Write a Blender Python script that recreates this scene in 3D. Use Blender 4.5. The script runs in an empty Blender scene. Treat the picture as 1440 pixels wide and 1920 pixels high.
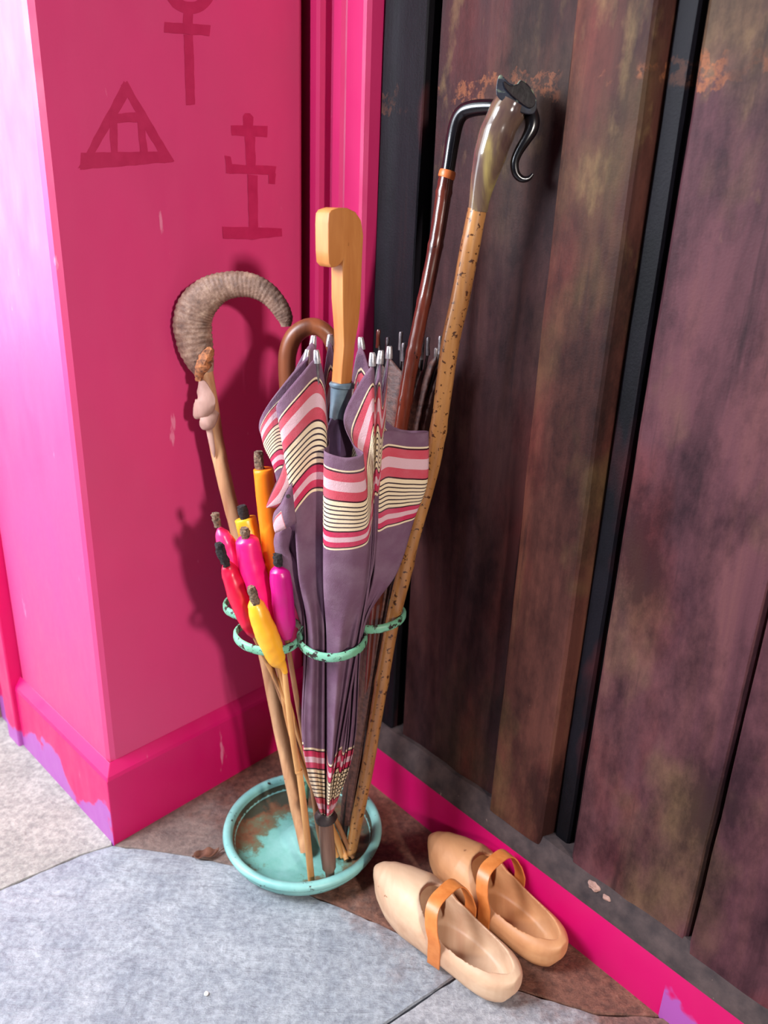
import bpy, bmesh, math, random
from math import sin, cos, pi, radians
from mathutils import Vector, Matrix
from mathutils.noise import noise as pnoise
random.seed(7)
scene = bpy.context.scene
COL = scene.collection

# ------------------------------------------------------------------ camera
IW, IH, F = 1440, 1920, 1450.0
PT, RL, CZ = radians(21), radians(2.27), 1.0
fwd = Vector((0, cos(PT), -sin(PT))); up0 = Vector((0, sin(PT), cos(PT))); r0 = Vector((1, 0, 0))
cam_r = r0*cos(RL) + up0*sin(RL); cam_u = -r0*sin(RL) + up0*cos(RL)
EYE = Vector((0, 0, CZ))
cd = bpy.data.cameras.new('camera'); cam = bpy.data.objects.new('camera', cd); COL.objects.link(cam)
cd.sensor_fit = 'HORIZONTAL'; cd.sensor_width = 36; cd.lens = 36*F/IW; cd.clip_start = .01
m = Matrix.Identity(4)
for i, ax in enumerate((cam_r, cam_u, -fwd)):
    for j in range(3): m[j][i] = ax[j]
m.translation = EYE; cam.matrix_world = m
cd.dof.use_dof = True; cd.dof.focus_distance = 1.0; cd.dof.aperture_fstop = 6.0
scene.camera = cam

# ------------------------------------------------------------------ world, lights, exposure
scene.view_settings.view_transform = 'Standard'; scene.view_settings.look = 'None'
scene.view_settings.gamma = 1.0; scene.view_settings.use_curve_mapping = False
scene.view_settings.exposure = 0.0
w = bpy.data.worlds.new('world'); scene.world = w; w.use_nodes = True
w.node_tree.nodes['Background'].inputs[0].default_value = (.72, .74, 1.0, 1)
w.node_tree.nodes['Background'].inputs[1].default_value = .095

def area(name, loc, target, sx, sy, power, color):
    l = bpy.data.lights.new(name, 'AREA'); l.shape = 'RECTANGLE'; l.size = sx; l.size_y = sy
    l.energy = power; l.color = color
    o = bpy.data.objects.new(name, l); COL.objects.link(o); o.location = loc
    o.rotation_euler = (Vector(target)-Vector(loc)).to_track_quat('-Z', 'Y').to_euler()
    return o
# daylight through the open entrance on the left
area('entrance_daylight', (-1.18, .46, 1.45), (-.3, 1.05, .6), .42, .70, 47, (.84, .90, 1.0))
# open sky further out, seen by the reveal at a grazing angle
area('street_daylight', (-2.3, 1.35, 1.75), (-.6, 1.15, .7), 2.0, 3.0, 125, (.90, .94, 1.0))
# small window behind and to the right of the photographer
area('window_daylight', (1.34, -1.86, 1.68), (-.1, 1.1, .6), .17, .21, 78, (1.0, .92, .84))

# ------------------------------------------------------------------ pixel -> world
def ray(px, py):
    return fwd + cam_r*((px-IW/2)/F) - cam_u*((py-IH/2)/F)
def at(px, py, Y):
    d = ray(px, py); return EYE + d*(Y/d.y)
def fl(px, py, z=0.0):
    d = ray(px, py); return EYE + d*((z-CZ)/d.z)
def hit(px, py, p0, n):
    d = ray(px, py); return EYE + d*((p0-EYE).dot(n)/d.dot(n))
def depth(p): return (p-EYE).dot(fwd)
def pxr(p, r): return r*depth(p)/F
def V(*a): return Vector(a)

# ------------------------------------------------------------------ materials
def lin(c):
    return tuple((x/12.92 if x <= .04045 else ((x+.055)/1.055)**2.4) for x in (v/255 for v in c)) + (1,)
class NT:
    def __init__(s, name):
        s.m = bpy.data.materials.new(name); s.m.use_nodes = True
        s.t = s.m.node_tree; s.b = s.t.nodes['Principled BSDF']; s.co = None
    def n(s, typ, **k):
        o = s.t.nodes.new(typ)
        for a, b in k.items(): setattr(o, a, b)
        return o
    def l(s, a, b): s.t.links.new(a, b)
    def coord(s, out='Object', scale=(1, 1, 1), rot=(0, 0, 0)):
        c = s.n('ShaderNodeTexCoord'); mp = s.n('ShaderNodeMapping')
        mp.inputs['Scale'].default_value = scale; mp.inputs['Rotation'].default_value = rot
        s.l(c.outputs[out], mp.inputs[0]); return mp.outputs[0]
    def noise(s, scale, detail=4, stretch=(1, 1, 1), rough=.55, rot=(0, 0, 0), dist=0):
        o = s.n('ShaderNodeTexNoise'); o.inputs['Scale'].default_value = scale; o.inputs['Detail'].default_value = detail
        o.inputs['Roughness'].default_value = rough; o.inputs['Distortion'].default_value = dist
        s.l(s.coord('Object', stretch, rot), o.inputs['Vector']); return o.outputs['Fac']
    def ramp(s, fac, stops, interp='LINEAR'):
        r = s.n('ShaderNodeValToRGB'); r.color_ramp.interpolation = interp
        e = r.color_ramp.elements
        while len(e) < len(stops): e.new(.5)
        for k, (p, c) in enumerate(stops): e[k].position = p; e[k].color = c
        s.l(fac, r.inputs[0]); return r.outputs[0]
    def mask(s, fac, lo, hi): return s.ramp(fac, [(lo, (0, 0, 0, 1)), (hi, (1, 1, 1, 1))])
    def math(s, op, a, b=None, c=None):
        o = s.n('ShaderNodeMath', operation=op)
        for i, x in enumerate((a, b, c)):
            if x is None: continue
            if isinstance(x, (int, float)): o.inputs[i].default_value = x
            else: s.l(x, o.inputs[i])
        return o.outputs[0]
    def mix(s, fac, a, b, mode='MIX'):
        o = s.n('ShaderNodeMix', data_type='RGBA', blend_type=mode)
        for i, x in ((0, fac), (6, a), (7, b)):
            if isinstance(x, (int, float)): o.inputs[i].default_value = x
            elif isinstance(x, tuple): o.inputs[i].default_value = x
            else: s.l(x, o.inputs[i])
        return o.outputs[2]
    def sep(s, out='Object'):
        c = s.n('ShaderNodeTexCoord'); x = s.n('ShaderNodeSeparateXYZ'); s.l(c.outputs[out], x.inputs[0]); return x.outputs
    def done(s, col, rough=.5, bump=None, bstr=.3, bdist=.002, metal=0, coat=0, spec=.5, sss=0):
        if isinstance(col, tuple): s.b.inputs['Base Color'].default_value = col
        else: s.l(col, s.b.inputs['Base Color'])
        if isinstance(rough, (int, float)): s.b.inputs['Roughness'].default_value = rough
        else: s.l(rough, s.b.inputs['Roughness'])
        s.b.inputs['Metallic'].default_value = metal; s.b.inputs['Coat Weight'].default_value = coat
        s.b.inputs['Specular IOR Level'].default_value = spec
        if sss:
            s.b.inputs['Subsurface Weight'].default_value = sss; s.b.inputs['Subsurface Scale'].default_value = .01
        if bump is not None:
            b = s.n('ShaderNodeBump'); b.inputs['Strength'].default_value = bstr; b.inputs['Distance'].default_value = bdist
            s.l(bump, b.inputs['Height']); s.l(b.outputs[0], s.b.inputs['Normal'])
        return s.m
def simple(name, c1, c2, scale=30, stretch=(1, 1, 1), rough=.5, bstr=.3, bdist=.002, spots=None, **k):
    t = NT(name); f = t.noise(scale, 5, stretch)
    col = t.ramp(f, [(.3, lin(c1)), (.7, lin(c2))])
    if spots:
        sc, lo, c3 = spots; g = t.noise(sc, 4); col = t.mix(t.mask(g, lo, lo+.05), col, lin(c3))
    return t.done(col, rough, f, bstr, bdist, **k)

def pink_paint(name, base, alt, patch=None, rl=(.30, .48)):
    t = NT(name); big = t.noise(3.5, 3); fine = t.noise(260, 3); mid = t.noise(30, 4, (1, 1, .4))
    col = t.ramp(big, [(.35, lin(base)), (.7, lin(alt))])
    scuff = t.mask(t.noise(45, 6, (1, 1, .25)), .70, .74)
    col = t.mix(t.math('MULTIPLY', scuff, .35), col, lin((255, 190, 215)))
    if patch:   # older lilac coat showing where the pink has worn off near the floor
        z = t.sep()[2]
        h_ = t.math('ADD', t.math('MULTIPLY', t.noise(9, 4), .22), t.math('MULTIPLY', z, -1.0))
        gate = t.math('GREATER_THAN', t.math('ABSOLUTE', t.math('ADD', t.sep()[0], .015)), .415)
        col = t.mix(t.math('MULTIPLY', gate, t.mask(h_, .060, .066)), col, lin(patch))
    b = t.math('ADD', t.math('MULTIPLY', fine, .25), mid)
    return t.done(col, t.ramp(mid, [(.3, (rl[0],)*3+(1,)), (.7, (rl[1],)*3+(1,))]), b, .16, .0015)
M = {}
M['wall'] = pink_paint('pink_wall_paint', (218, 62, 122), (208, 66, 118), rl=(.40, .55))
M['skirt'] = pink_paint('pink_gloss_paint', (200, 8, 94), (210, 16, 102), patch=(170, 84, 168))
M['trim'] = pink_paint('pink_trim_paint', (176, 10, 84), (188, 16, 92), rl=(.5, .65))
M['symbol'] = simple('dark_red_paint', (180, 26, 80), (192, 36, 90), 60, rough=.5, bstr=.1)

def plank_mat(name, dark, mid, light, green, offs, worn=1.0):
    t = NT(name)
    g = t.noise(9, 7, (1, 1, .10), .65, dist=.6)
    col = t.ramp(g, [(.25, lin(dark)), (.5, lin(mid)), (.85, lin(light))])
    cloud = t.mask(t.noise(5+offs, 4, (1, 1, .6)), .50, .68)
    col = t.mix(t.math('MULTIPLY', cloud, .50), col, lin(green))
    red = t.mask(t.noise(7, 4, (1, 1, .35)), .56, .72)
    col = t.mix(t.math('MULTIPLY', red, .55), col, lin((112, 44, 40)))
    # worn ochre patches, more of them higher up
    zz = t.sep()[2]
    wear = t.mask(t.math('ADD', t.noise(22, 6, (1, 1, .45)), t.math('MULTIPLY', t.math('SUBTRACT', zz, 1.0), .30)), .62, .78)
    col = t.mix(t.math('MULTIPLY', wear, .5*worn), col, lin((150, 122, 80)))
    # old tide line where a rail has been pulled away
    wob = t.math('ADD', zz, t.math('MULTIPLY', t.math('SUBTRACT', t.noise(26, 4, (1, 1, .3)), .5), .09))
    band = t.math('MULTIPLY', t.math('COMPARE', wob, 1.148, .014), t.mask(t.noise(11, 3), .50, .56))
    flake = t.mask(t.noise(90, 6, rough=.7), .46, .56)
    col = t.mix(t.math('MULTIPLY', band, t.math('MULTIPLY', flake, .15+.5*worn)), col, lin((156, 94, 60)))
    grime = t.ramp(t.noise(9, 8, (1, 1, .5), .72), [(.38, (.22, .20, .25, 1)), (.58, (1, 1, 1, 1))])
    col = t.mix(.9, col, grime, 'MULTIPLY')
    chips = t.mask(t.noise(160, 4, (1, 1, .4)), .79, .80)
    col = t.mix(chips, col, lin((214, 178, 150)))
    scr = t.mask(t.math('SUBTRACT', 1.0, t.noise(60, 5, (1, 1, .06))), .62, .72)
    col = t.mix(t.math('MULTIPLY', scr, .6), col, lin((30, 18, 22)))
    h = t.math('ADD', t.noise(60, 8, (1, 1, .09), .7), t.math('MULTIPLY', t.noise(320, 3), .5))
    return t.done(col, .6, h, .32, .002, spec=.16)
M['plank'] = plank_mat('aged_brown_plank', (24, 13, 17), (62, 36, 37), (100, 64, 56), (78, 62, 42), 0)
M['batten'] = plank_mat('aged_red_batten', (36, 18, 18), (86, 48, 40), (132, 92, 64), (116, 100, 58), .6)
M['plank2'] = plank_mat('aged_plum_plank', (44, 24, 31), (88, 52, 58), (120, 76, 70), (116, 96, 58), 1.3)
M['plank3'] = plank_mat('dark_plank_and_shaded_strip', (10, 8, 13), (18, 14, 21), (27, 20, 27), (22, 18, 24), 2.1, 0.0)  # dark first board; also the shade painted into the strip beside the batten
M['black'] = simple('black_gap', (10, 8, 12), (22, 16, 20), 30, rough=.8)
M['sill'] = simple('dusty_dark_sill', (44, 34, 36), (80, 64, 62), 40, rough=.8, bstr=.6, spots=(110, .72, (150, 126, 112)))

def stone_mat(name, a, b, dirt_lo, ripple):
    t = NT(name); f = t.noise(14, 8, rough=.7); g = t.noise(90, 8, rough=.75)
    col = t.ramp(f, [(.3, lin(a)), (.7, lin(b))])
    col = t.mix(.35, col, t.ramp(g, [(.38, lin((96, 94, 100))), (.62, lin((244, 242, 238)))]), 'OVERLAY')
    # red brown earth trodden into the corner by the walls
    x = t.sep(); 
    # distance from the skirting line along the right wall
    d = t.math('ADD', t.math('MULTIPLY', x[0], .734), t.math('MULTIPLY', x[1], .679))   # ~ .80 at the right wall
    dd = t.math('ADD', d, t.math('MULTIPLY', t.math('SUBTRACT', t.noise(18, 6, rough=.7), .5), .28))
    dm = t.mask(dd, *dirt_lo)
    dcol = t.ramp(g, [(.3, lin((66, 38, 30))), (.6, lin((140, 88, 68))), (.8, lin((176, 134, 112)))])
    col = t.mix(t.math('MULTIPLY', dm, .85), col, dcol)
    rp = t.noise(34, 5, (.22, 1, 1), .6, rot=(0, 0, radians(-18)), dist=.5)
    h = t.math('ADD', t.math('MULTIPLY', rp, ripple), t.math('MULTIPLY', g, .8))
    return t.done(col, .62, h, 1.0, .005, spec=.4)
M['stoneB'] = stone_mat('blue_grey_flagstone', (132, 138, 148), (174, 178, 184), (.57, .68), 1.9)
M['stoneA'] = stone_mat('pale_rough_flagstone', (140, 138, 132), (176, 172, 164), (.95, .99), .5)
M['stoneC'] = stone_mat('pale_worn_flagstone', (146, 146, 152), (182, 180, 184), (.66, .74), .8)
M['stoneD'] = stone_mat('brown_stained_flagstone', (120, 104, 98), (150, 130, 120), (.50, .60), .6)
M['earth'] = simple('joint_earth', (60, 48, 44), (104, 86, 76), 80, rough=.95, bstr=.8)

def mint():
    t = NT('mint_paint_on_iron'); f = t.noise(18, 4)
    col = t.ramp(f, [(.35, lin((116, 172, 168))), (.65, lin((142, 196, 188)))])
    rust = t.mask(t.noise(60, 6, rough=.7), .61, .64)
    col = t.mix(rust, col, lin((48, 38, 30)))
    return t.done(col, .42, t.noise(60, 6, rough=.7), -.4, .002, spec=.5)
M['mint'] = mint()
def saucer_in():
    t = NT('rusted_mint_saucer'); f = t.noise(30, 6, rough=.65)
    x = t.sep(); rr = t.math('SQRT', t.math('ADD', t.math('MULTIPLY', x[0], x[0]), t.math('MULTIPLY', x[1], x[1])))
    q = t.math('ADD', t.math('MULTIPLY', rr, 4.6), t.math('MULTIPLY', f, .8)); q = t.math('ADD', q, t.math('MULTIPLY', x[1], 1.6))
    col = t.ramp(q, [(.50, lin((122, 176, 168))), (.70, lin((104, 164, 152))), (.78, lin((96, 100, 76))), (.90, lin((112, 72, 48))), (1.0, lin((58, 60, 46)))])
    return t.done(col, .6, t.noise(70, 5), .5, .002)
M['saucer'] = saucer_in()
M['ring'] = (lambda t: t.done(t.mix(t.mask(t.noise(95, 5, rough=.7), .545, .57), t.ramp(t.noise(25, 3), [(.3, lin((104, 160, 122))), (.7, lin((126, 190, 164)))]), lin((44, 34, 30))), .45, t.noise(95, 5, rough=.7), -.6, .002))(NT('chipped_mint_ring'))

def canopy_mat():
    t = NT('striped_cotton')
    uv = t.n('ShaderNodeTexCoord'); sx = t.n('ShaderNodeSeparateXYZ'); t.l(uv.outputs['UV'], sx.inputs[0]); f = sx.outputs[1]
    mauve = lin((110, 78, 98)); cream = lin((224, 202, 168)); dk = lin((58, 18, 30)); pink = lin((190, 72, 86)); pale = lin((206, 166, 172)); rose = lin((186, 46, 80))
    st = [(0, mauve), (.17, cream), (.185, dk), (.20, pink), (.28, pale), (.37, pink), (.45, dk), (.465, cream), (.78, dk), (.795, rose), (.85, pale), (.905, rose), (.96, dk), (.972, cream), (.992, mauve)]
    col = t.ramp(f, st, 'CONSTANT')
    fr = t.math('FRACT', t.math('DIVIDE', t.math('SUBTRACT', f, .465), .045))
    ln = t.math('MULTIPLY', t.math('LESS_THAN', fr, .32), t.math('MULTIPLY', t.math('GREATER_THAN', f, .49), t.math('LESS_THAN', f, .775)))
    col = t.mix(ln, col, lin((44, 24, 34)))
    fade = t.noise(35, 3); col = t.mix(t.math('MULTIPLY', t.mask(fade,   .4, .7), .07), col, lin((225, 205, 215)))
    wv = t.noise(900, 2); h = t.math('ADD', t.math('MULTIPLY', wv, .3), t.noise(45, 3))
    return t.done(col, .8, h, .6, .003, spec=.2)
M['canopy'] = canopy_mat()
M['tip'] = simple('brushed_steel', (170, 166, 172), (226, 222, 222), 300, rough=.3, bstr=.05, metal=.75)
M['rib'] = simple('grey_rib_steel', (92, 84, 88), (140, 130, 130), 100, rough=.4, metal=.5)
M['collar'] = simple('blue_grey_metal', (92, 110, 124), (128, 146, 156), 60, rough=.35, bstr=.1, metal=.4)
def wood(name, a, b, scale=40, stretch=(1, 1, .12), rough=.4, coat=0, knots=None):
    t = NT(name); f = t.noise(scale, 6, stretch, .6, dist=.4)
    col = t.ramp(f, [(.3, lin(a)), (.7, lin(b))])
    if knots:
        k = t.mask(t.noise(knots[0], 3, rough=.6), knots[1], knots[1]+.04); col = t.mix(k, col, lin(knots[2]))
    return t.done(col, rough, f, .25, .0015, coat=coat)
M['handle'] = wood('honey_beech', (166, 98, 46), (198, 132, 72), 50, knots=(90, .72, (120, 70, 30)))
M['hazel'] = wood('speckled_hazel_bark', (122, 74, 38), (184, 130, 76), 40, rough=.32, coat=.3, knots=(150, .60, (70, 38, 20)))
M['redwood'] = wood('dark_red_blackthorn', (54, 18, 12), (106, 44, 28), 60, rough=.25, coat=.5, knots=(110, .68, (40, 14, 10)))
M['crookwood'] = wood('brown_bent_chestnut', (84, 44, 28), (140, 78, 46), 40, rough=.4)
M['ashwood'] = wood('peeled_ash', (166, 112, 76), (214, 166, 122), 55, (1, 1, .1), .6, knots=(60, .70, (90, 54, 40)))
M['bark'] = simple('pale_peeled_bark', (136, 100, 90), (180, 140, 126), 40, (1, 1, .3), .7)
M['orangebark'] = simple('torn_orange_wood', (60, 38, 32), (196, 122, 74), 130, rough=.8, bstr=.8)
M['ramhorn'] = (lambda t: t.done(t.ramp(t.noise(60, 7, rough=.7), [(.3, lin((82, 58, 48))), (.5, lin((128, 98, 82))), (.72, lin((176, 146, 124)))]), .6, t.noise(160, 5), .7, .002))(NT('ribbed_ram_horn'))
M['palehorn'] = (lambda t: t.done(t.ramp(t.noise(24, 4, (1, 1, .3), dist=1.2), [(.32, lin((66, 46, 50))), (.5, lin((98, 78, 66))), (.68, lin((150, 132, 82)))]), .16, None, coat=.5))(NT('polished_pale_horn'))
M['blackhorn'] = simple('polished_black_horn', (8, 7, 10), (20, 17, 22), 20, rough=.24, bstr=.03, coat=.15)
M['blackmat'] = simple('dark_horn_end', (10, 6, 8), (28, 16, 20), 60, rough=.4, spec=.15)
M['collarorange'] = simple('orange_collar', (196, 92, 40), (222, 122, 62), 50, rough=.4)
M['horncap'] = (lambda t: t.done(t.ramp(t.noise(55, 4, dist=1), [(.35, lin((24, 22, 30))), (.55, lin((40, 44, 56))), (.66, lin((140, 156, 130)))]), .2, None, coat=.3))(NT('streaked_horn_rim'))
M['ferrule'] = wood('worn_brown_ferrule', (96, 66, 56), (140, 104, 86), 50, rough=.5)
M['char'] = simple('charred_wick', (14, 12, 16), (52, 44, 44), 300, rough=.95, bstr=1.0, bdist=.003)
M['charbrown'] = simple('brown_burnt_wick', (40, 30, 26), (150, 120, 96), 260, rough=.9, bstr=1.0, bdist=.003)
M['bamboo'] = wood('bamboo_cane', (170, 112, 62), (216, 160, 98), 60, rough=.4)
M['bamboodark'] = wood('brown_bamboo_cane', (120, 76, 50), (170, 118, 78), 60, rough=.45)
def wax(name, a, b): return simple(name, a, b, 22, rough=.32, bstr=.25, sss=.12)
M['clog'] = (lambda t: t.done(t.mix(t.mask(t.noise(60, 4), .72, .75), t.ramp(t.noise(20, 5, (1, .35, 1), dist=.6), [(.3, lin((188, 142, 112))), (.6, lin((214, 178, 146))), (.8, lin((224, 194, 164)))]), lin((150, 104, 72))), .5, t.noise(90, 4, (1, .3, 1)), .12, .001))(NT('pale_poplar_wood'))
M['clog2'] = (lambda t: t.done(t.mix(t.mask(t.noise(50, 4), .70, .73), t.ramp(t.noise(20, 5, (1, .35, 1), dist=.6), [(.3, lin((178, 118, 78))), (.6, lin((206, 148, 102))), (.8, lin((216, 166, 122)))]), lin((140, 90, 60))), .5, t.noise(90, 4, (1, .3, 1)), .12, .001))(NT('tan_poplar_wood'))
M['leather'] = simple('tan_leather', (200, 112, 52), (222, 136, 72), 70, rough=.4, bstr=.15)
M['parasol'] = simple('dark_brown_crinkle', (52, 30, 28), (104, 66, 56), 120, (1, 1, 1.5), .6, .6)
M['iron'] = simple('dark_iron', (36, 30, 32), (70, 58, 56), 60, rough=.5, metal=.4)
M['brass'] = simple('brass_pin', (150, 110, 60), (190, 150, 90), 60, rough=.35, metal=.7)
M['dead'] = simple('dry_leaf', (84, 46, 34), (130, 84, 62), 60, rough=.8)
M['pebble'] = simple('pale_pebble', (210, 204, 200), (236, 232, 228), 60, rough=.8)
M['outer'] = simple('weathered_outer_post', (96, 72, 66), (150, 110, 104), 40, rough=.85, bstr=.6)

# ------------------------------------------------------------------ mesh helpers
def link(name, me, mat, parent=None, smooth=True):
    if parent is not None:
        me.transform(Matrix.Translation(-parent.matrix_world.translation) if parent.parent is None else Matrix.Translation(-world_loc(parent)))
    o = bpy.data.objects.new(name, me); COL.objects.link(o)
    if mat: me.materials.append(M[mat] if isinstance(mat, str) else mat)
    if smooth:
        for p in me.polygons: p.use_smooth = True
    if parent is not None: o.parent = parent
    return o
WL = {}
def world_loc(o):
    return WL.get(o.name, Vector((0, 0, 0))) if o.parent is None else WL.get(o.name, world_loc(o.parent))
def thing(name, label, cat, loc, group=None):
    o = bpy.data.objects.new(name, None); COL.objects.link(o); o.location = loc; o.empty_display_size = .03
    WL[o.name] = Vector(loc)
    o['label'] = label; o['category'] = cat
    if group: o['group'] = group
    return o
def obj(name, verts, faces, mat, parent=None, smooth=True, sharp=None):
    me = bpy.data.meshes.new(name)
    base = world_loc(parent) if parent is not None else Vector((0, 0, 0))
    me.from_pydata([tuple(Vector(v)-base) for v in verts], [], faces); me.update()
    bm = bmesh.new(); bm.from_mesh(me); bmesh.ops.recalc_face_normals(bm, faces=bm.faces)
    if sharp:
        for e in bm.edges:
            if len(e.link_faces) == 2 and e.calc_face_angle(0) > radians(sharp): e.smooth = False
    bm.to_mesh(me); bm.free()
    o = bpy.data.objects.new(name, me); COL.objects.link(o)
    if mat: me.materials.append(M[mat] if isinstance(mat, str) else mat)
    for p in me.polygons: p.use_smooth = smooth
    if parent is not None: o.parent = parent
    return o
def struct(o, kind='structure'): o['kind'] = kind; return o
def catmull(P, n, closed=False):
    """P: list of tuples/vectors (any length); n subdivisions per span"""
    out = []; N = len(P); rng = range(N if closed else N-1)
    for i in rng:
        g = (lambda k: P[k % N]) if closed else (lambda k: P[max(0, min(N-1, k))])
        a, b, c, d = g(i-1), g(i), g(i+1), g(i+2)
        for k in range(n):
            t = k/n
            out.append(tuple(.5*(2*b[q]+(c[q]-a[q])*t+(2*a[q]-5*b[q]+4*c[q]-d[q])*t*t+(3*b[q]-a[q]-3*c[q]+d[q])*t**3) for q in range(len(b))))
    if not closed: out.append(tuple(P[-1]))
    return out
def frames(pts):
    T = [(pts[min(i+1, len(pts)-1)]-pts[max(i-1, 0)]).normalized() for i in range(len(pts))]
    n = T[0].cross(Vector((0, 1, 0)));
    if n.length < .1: n = T[0].cross(Vector((1, 0, 0)))
    n.normalize(); out = []
    for t in T:
        n = (n - t*n.dot(t)).normalized(); out.append((t, n, t.cross(n)))
    return out
def tube_geo(pts, rad, seg=12, fn=None, squash=1.0, off=0):
    pts = [Vector(p) for p in pts]; fr = frames(pts); vs = []; fs = []
    for i, (p, (t, n, b)) in enumerate(zip(pts, fr)):
        r = rad[i] if isinstance(rad, (list, tuple)) else rad
        for k in range(seg):
            a = 2*pi*k/seg; rr = r*(fn(i, k, a) if fn else 1)
            vs.append(p + n*cos(a)*rr + b*sin(a)*rr*squash)
    for i in range(len(pts)-1):
        for k in range(seg):
            a, b = i*seg+k, i*seg+(k+1) % seg
            fs.append((off+a, off+b, off+b+seg, off+a+seg))
    fs.append(tuple(off+k for k in range(seg))[::-1]); fs.append(tuple(off+(len(pts)-1)*seg+k for k in range(seg)))
    return vs, fs
def tube(name, pts, rad, mat, parent=None, seg=12, fn=None, squash=1.0, sharp=50):
    vs, fs = tube_geo(pts, rad, seg, fn, squash); return obj(name, vs, fs, mat, parent, True, sharp)
def pxtube(name, P, mat, parent=None, sub=5, seg=14, fn=None, squash=1.0, sharp=50):
    """P: (px, py, Y, radius in px)"""
    Q = catmull(P, sub) if sub > 1 else P
    pts = [at(q[0], q[1], q[2]) for q in Q]; rad = [pxr(p, q[3]) for p, q in zip(pts, Q)]
    return tube(name, pts, rad, mat, parent, seg, fn, squash, sharp)
def lathe(name, prof, c, mat, parent=None, seg=64, sharp=40, axis=None):
    vs = []; fs = []; n = len(prof)
    for k in range(seg):
        a = 2*pi*k/seg
        for r, z in prof: vs.append(Vector((c[0]+r*cos(a), c[1]+r*sin(a), c[2]+z)))
    for k in range(seg):
        for i in range(n-1):
            a = k*n+i; b = ((k+1) % seg)*n+i; fs.append((a, b, b+1, a+1))
    o = obj(name, vs, fs, mat, parent, True)
    bm = bmesh.new(); bm.from_mesh(o.data); bmesh.ops.remove_doubles(bm, verts=bm.verts, dist=1e-5)
    bmesh.ops.recalc_face_normals(bm, faces=bm.faces); bm.to_mesh(o.data); bm.free()
    for p in o.data.polygons: p.use_smooth = True
    return o
def prism(name, outline, z0, z1, mat, parent=None, smooth=False, bevel=0, topfn=None):
    """outline: list of (x, y); vertical extrusion"""
    n = len(outline); vs = [Vector((p[0], p[1], z0)) for p in outline] + [Vector((p[0], p[1], z1)) for p in outline]
    fs = [tuple(range(n))[::-1], tuple(range(n, 2*n))] + [(i, (i+1) % n, n+(i+1) % n, n+i) for i in range(n)]
    o = obj(name, vs, fs, mat, parent, smooth)
    if bevel: bev(o, bevel)
    return o
def bev(o, wdt, seg=2, ang=30):
    b = o.modifiers.new('bevel', 'BEVEL'); b.width = wdt; b.segments = seg; b.limit_method = 'ANGLE'; b.angle_limit = radians(ang)
    return o
def bake(o):
    dg = bpy.context.evaluated_depsgraph_get(); me = bpy.data.meshes.new_from_object(o.evaluated_get(dg))
    old = o.data; o.modifiers.clear(); o.data = me; return o

# ------------------------------------------------------------------ room frame
C0 = V(-.137, 1.327, 0)                                  # inner corner
ra = (fl(1263, 1920)-fl(693, 1462)).normalized()         # along the right wall, towards the viewer
rn = V(ra.y, -ra.x, 0)*1.0                               # right wall normal
if rn.dot(EYE-C0) < 0: rn = -rn
la = (fl(214, 1583)-C0).normalized()                      # along the pink wall, away from the corner
ln_ = V(-la.y, la.x, 0)
if ln_.dot(EYE-C0) < 0: ln_ = -ln_
K0 = fl(214, 1583)                                       # pillar skirting corner
va = (fl(50, 1403)-K0).normalized()                      # along the reveal
vn = V(-va.y, va.x, 0)
if vn.dot(EYE-K0) < 0: vn = -vn
def R(s, o=0.0, z=0.0): return C0 + ra*s + rn*o + V(0, 0, z)
def wr(px, py, o=0.0): return hit(px, py, C0+rn*o, rn)
SK = .014                                                # skirting thickness
def wl(px, py, o=0.0): return hit(px, py, K0+ln_*(o-SK), ln_)

# floor ---------------------------------------------------------------
fo = obj('floor', [(-4, -2.5, -.012), (3, -2.5, -.012), (3, 4, -.012), (-4, 4, -.012)], [(0, 1, 2, 3)], 'earth', smooth=False); struct(fo)
def ccw_inset(P, d):
    P = [Vector((p[0], p[1])) for p in P]; n = len(P); A = sum(P[i].x*P[(i+1) % n].y-P[(i+1) % n].x*P[i].y for i in range(n))
    if A < 0: P = P[::-1]
    out = []
    for i in range(n):
        a, b, c = P[i-1], P[i], P[(i+1) % n]; e1 = (b-a).normalized(); e2 = (c-b).normalized()
        n1 = Vector((-e1.y, e1.x)); n2 = Vector((-e2.y, e2.x)); q = n1+n2; q = q/max(q.length_squared, .3)*2
        out.append(b+q*d*.5*1.0)
    return out
def stone(P, mat, inset=.0022, top=0.0):
    P = ccw_inset(P, inset); Q = []; n = len(P)
    for i in range(n):
        a, b = P[i], P[(i+1) % n]; L = (b-a).length; k = max(1, min(60, int(L/.012)))
        e = (b-a).normalized(); nn = Vector((-e.y, e.x))
        for j in range(k):
            p = a.lerp(b, j/k); amp = min(1, j/2)*min(1, (k-j)/2)
            p = p + nn*amp*(.003*pnoise(Vector((p.x*28, p.y*28, 1)))+.0016*pnoise(Vector((p.x*110, p.y*110, 4)))); Q.append(p)
    inner = ccw_inset([(q.x, q.y) for q in Q], .003)
    n = len(Q)
    vs = [V(q.x, q.y, -.011) for q in Q]+[V(q.x, q.y, top-.003) for q in Q]+[V(q.x, q.y, top) for q in inner]
    fs = [(i, (i+1) % n, n+(i+1) % n, n+i) for i in range(n)]+[(n+i, n+(i+1) % n, 2*n+(i+1) % n, 2*n+i) for i in range(n)]+[tuple(range(2*n, 3*n))]
    return obj('flagstone', vs, fs, mat, fo, False)
f2 = lambda x, y: tuple(fl(x, y))[:2]
j1a, j1b = f2(0, 1668), f2(150, 1603); kk = f2(212, 1584)
jd = [f2(330, 1600), f2(440, 1622), f2(640, 1700), f2(790, 1766)]
jx = f2(868, 1822)
j2 = [f2(800, 1868), f2(720, 1922)]
Rw = lambda s: tuple(R(s))[:2]
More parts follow.
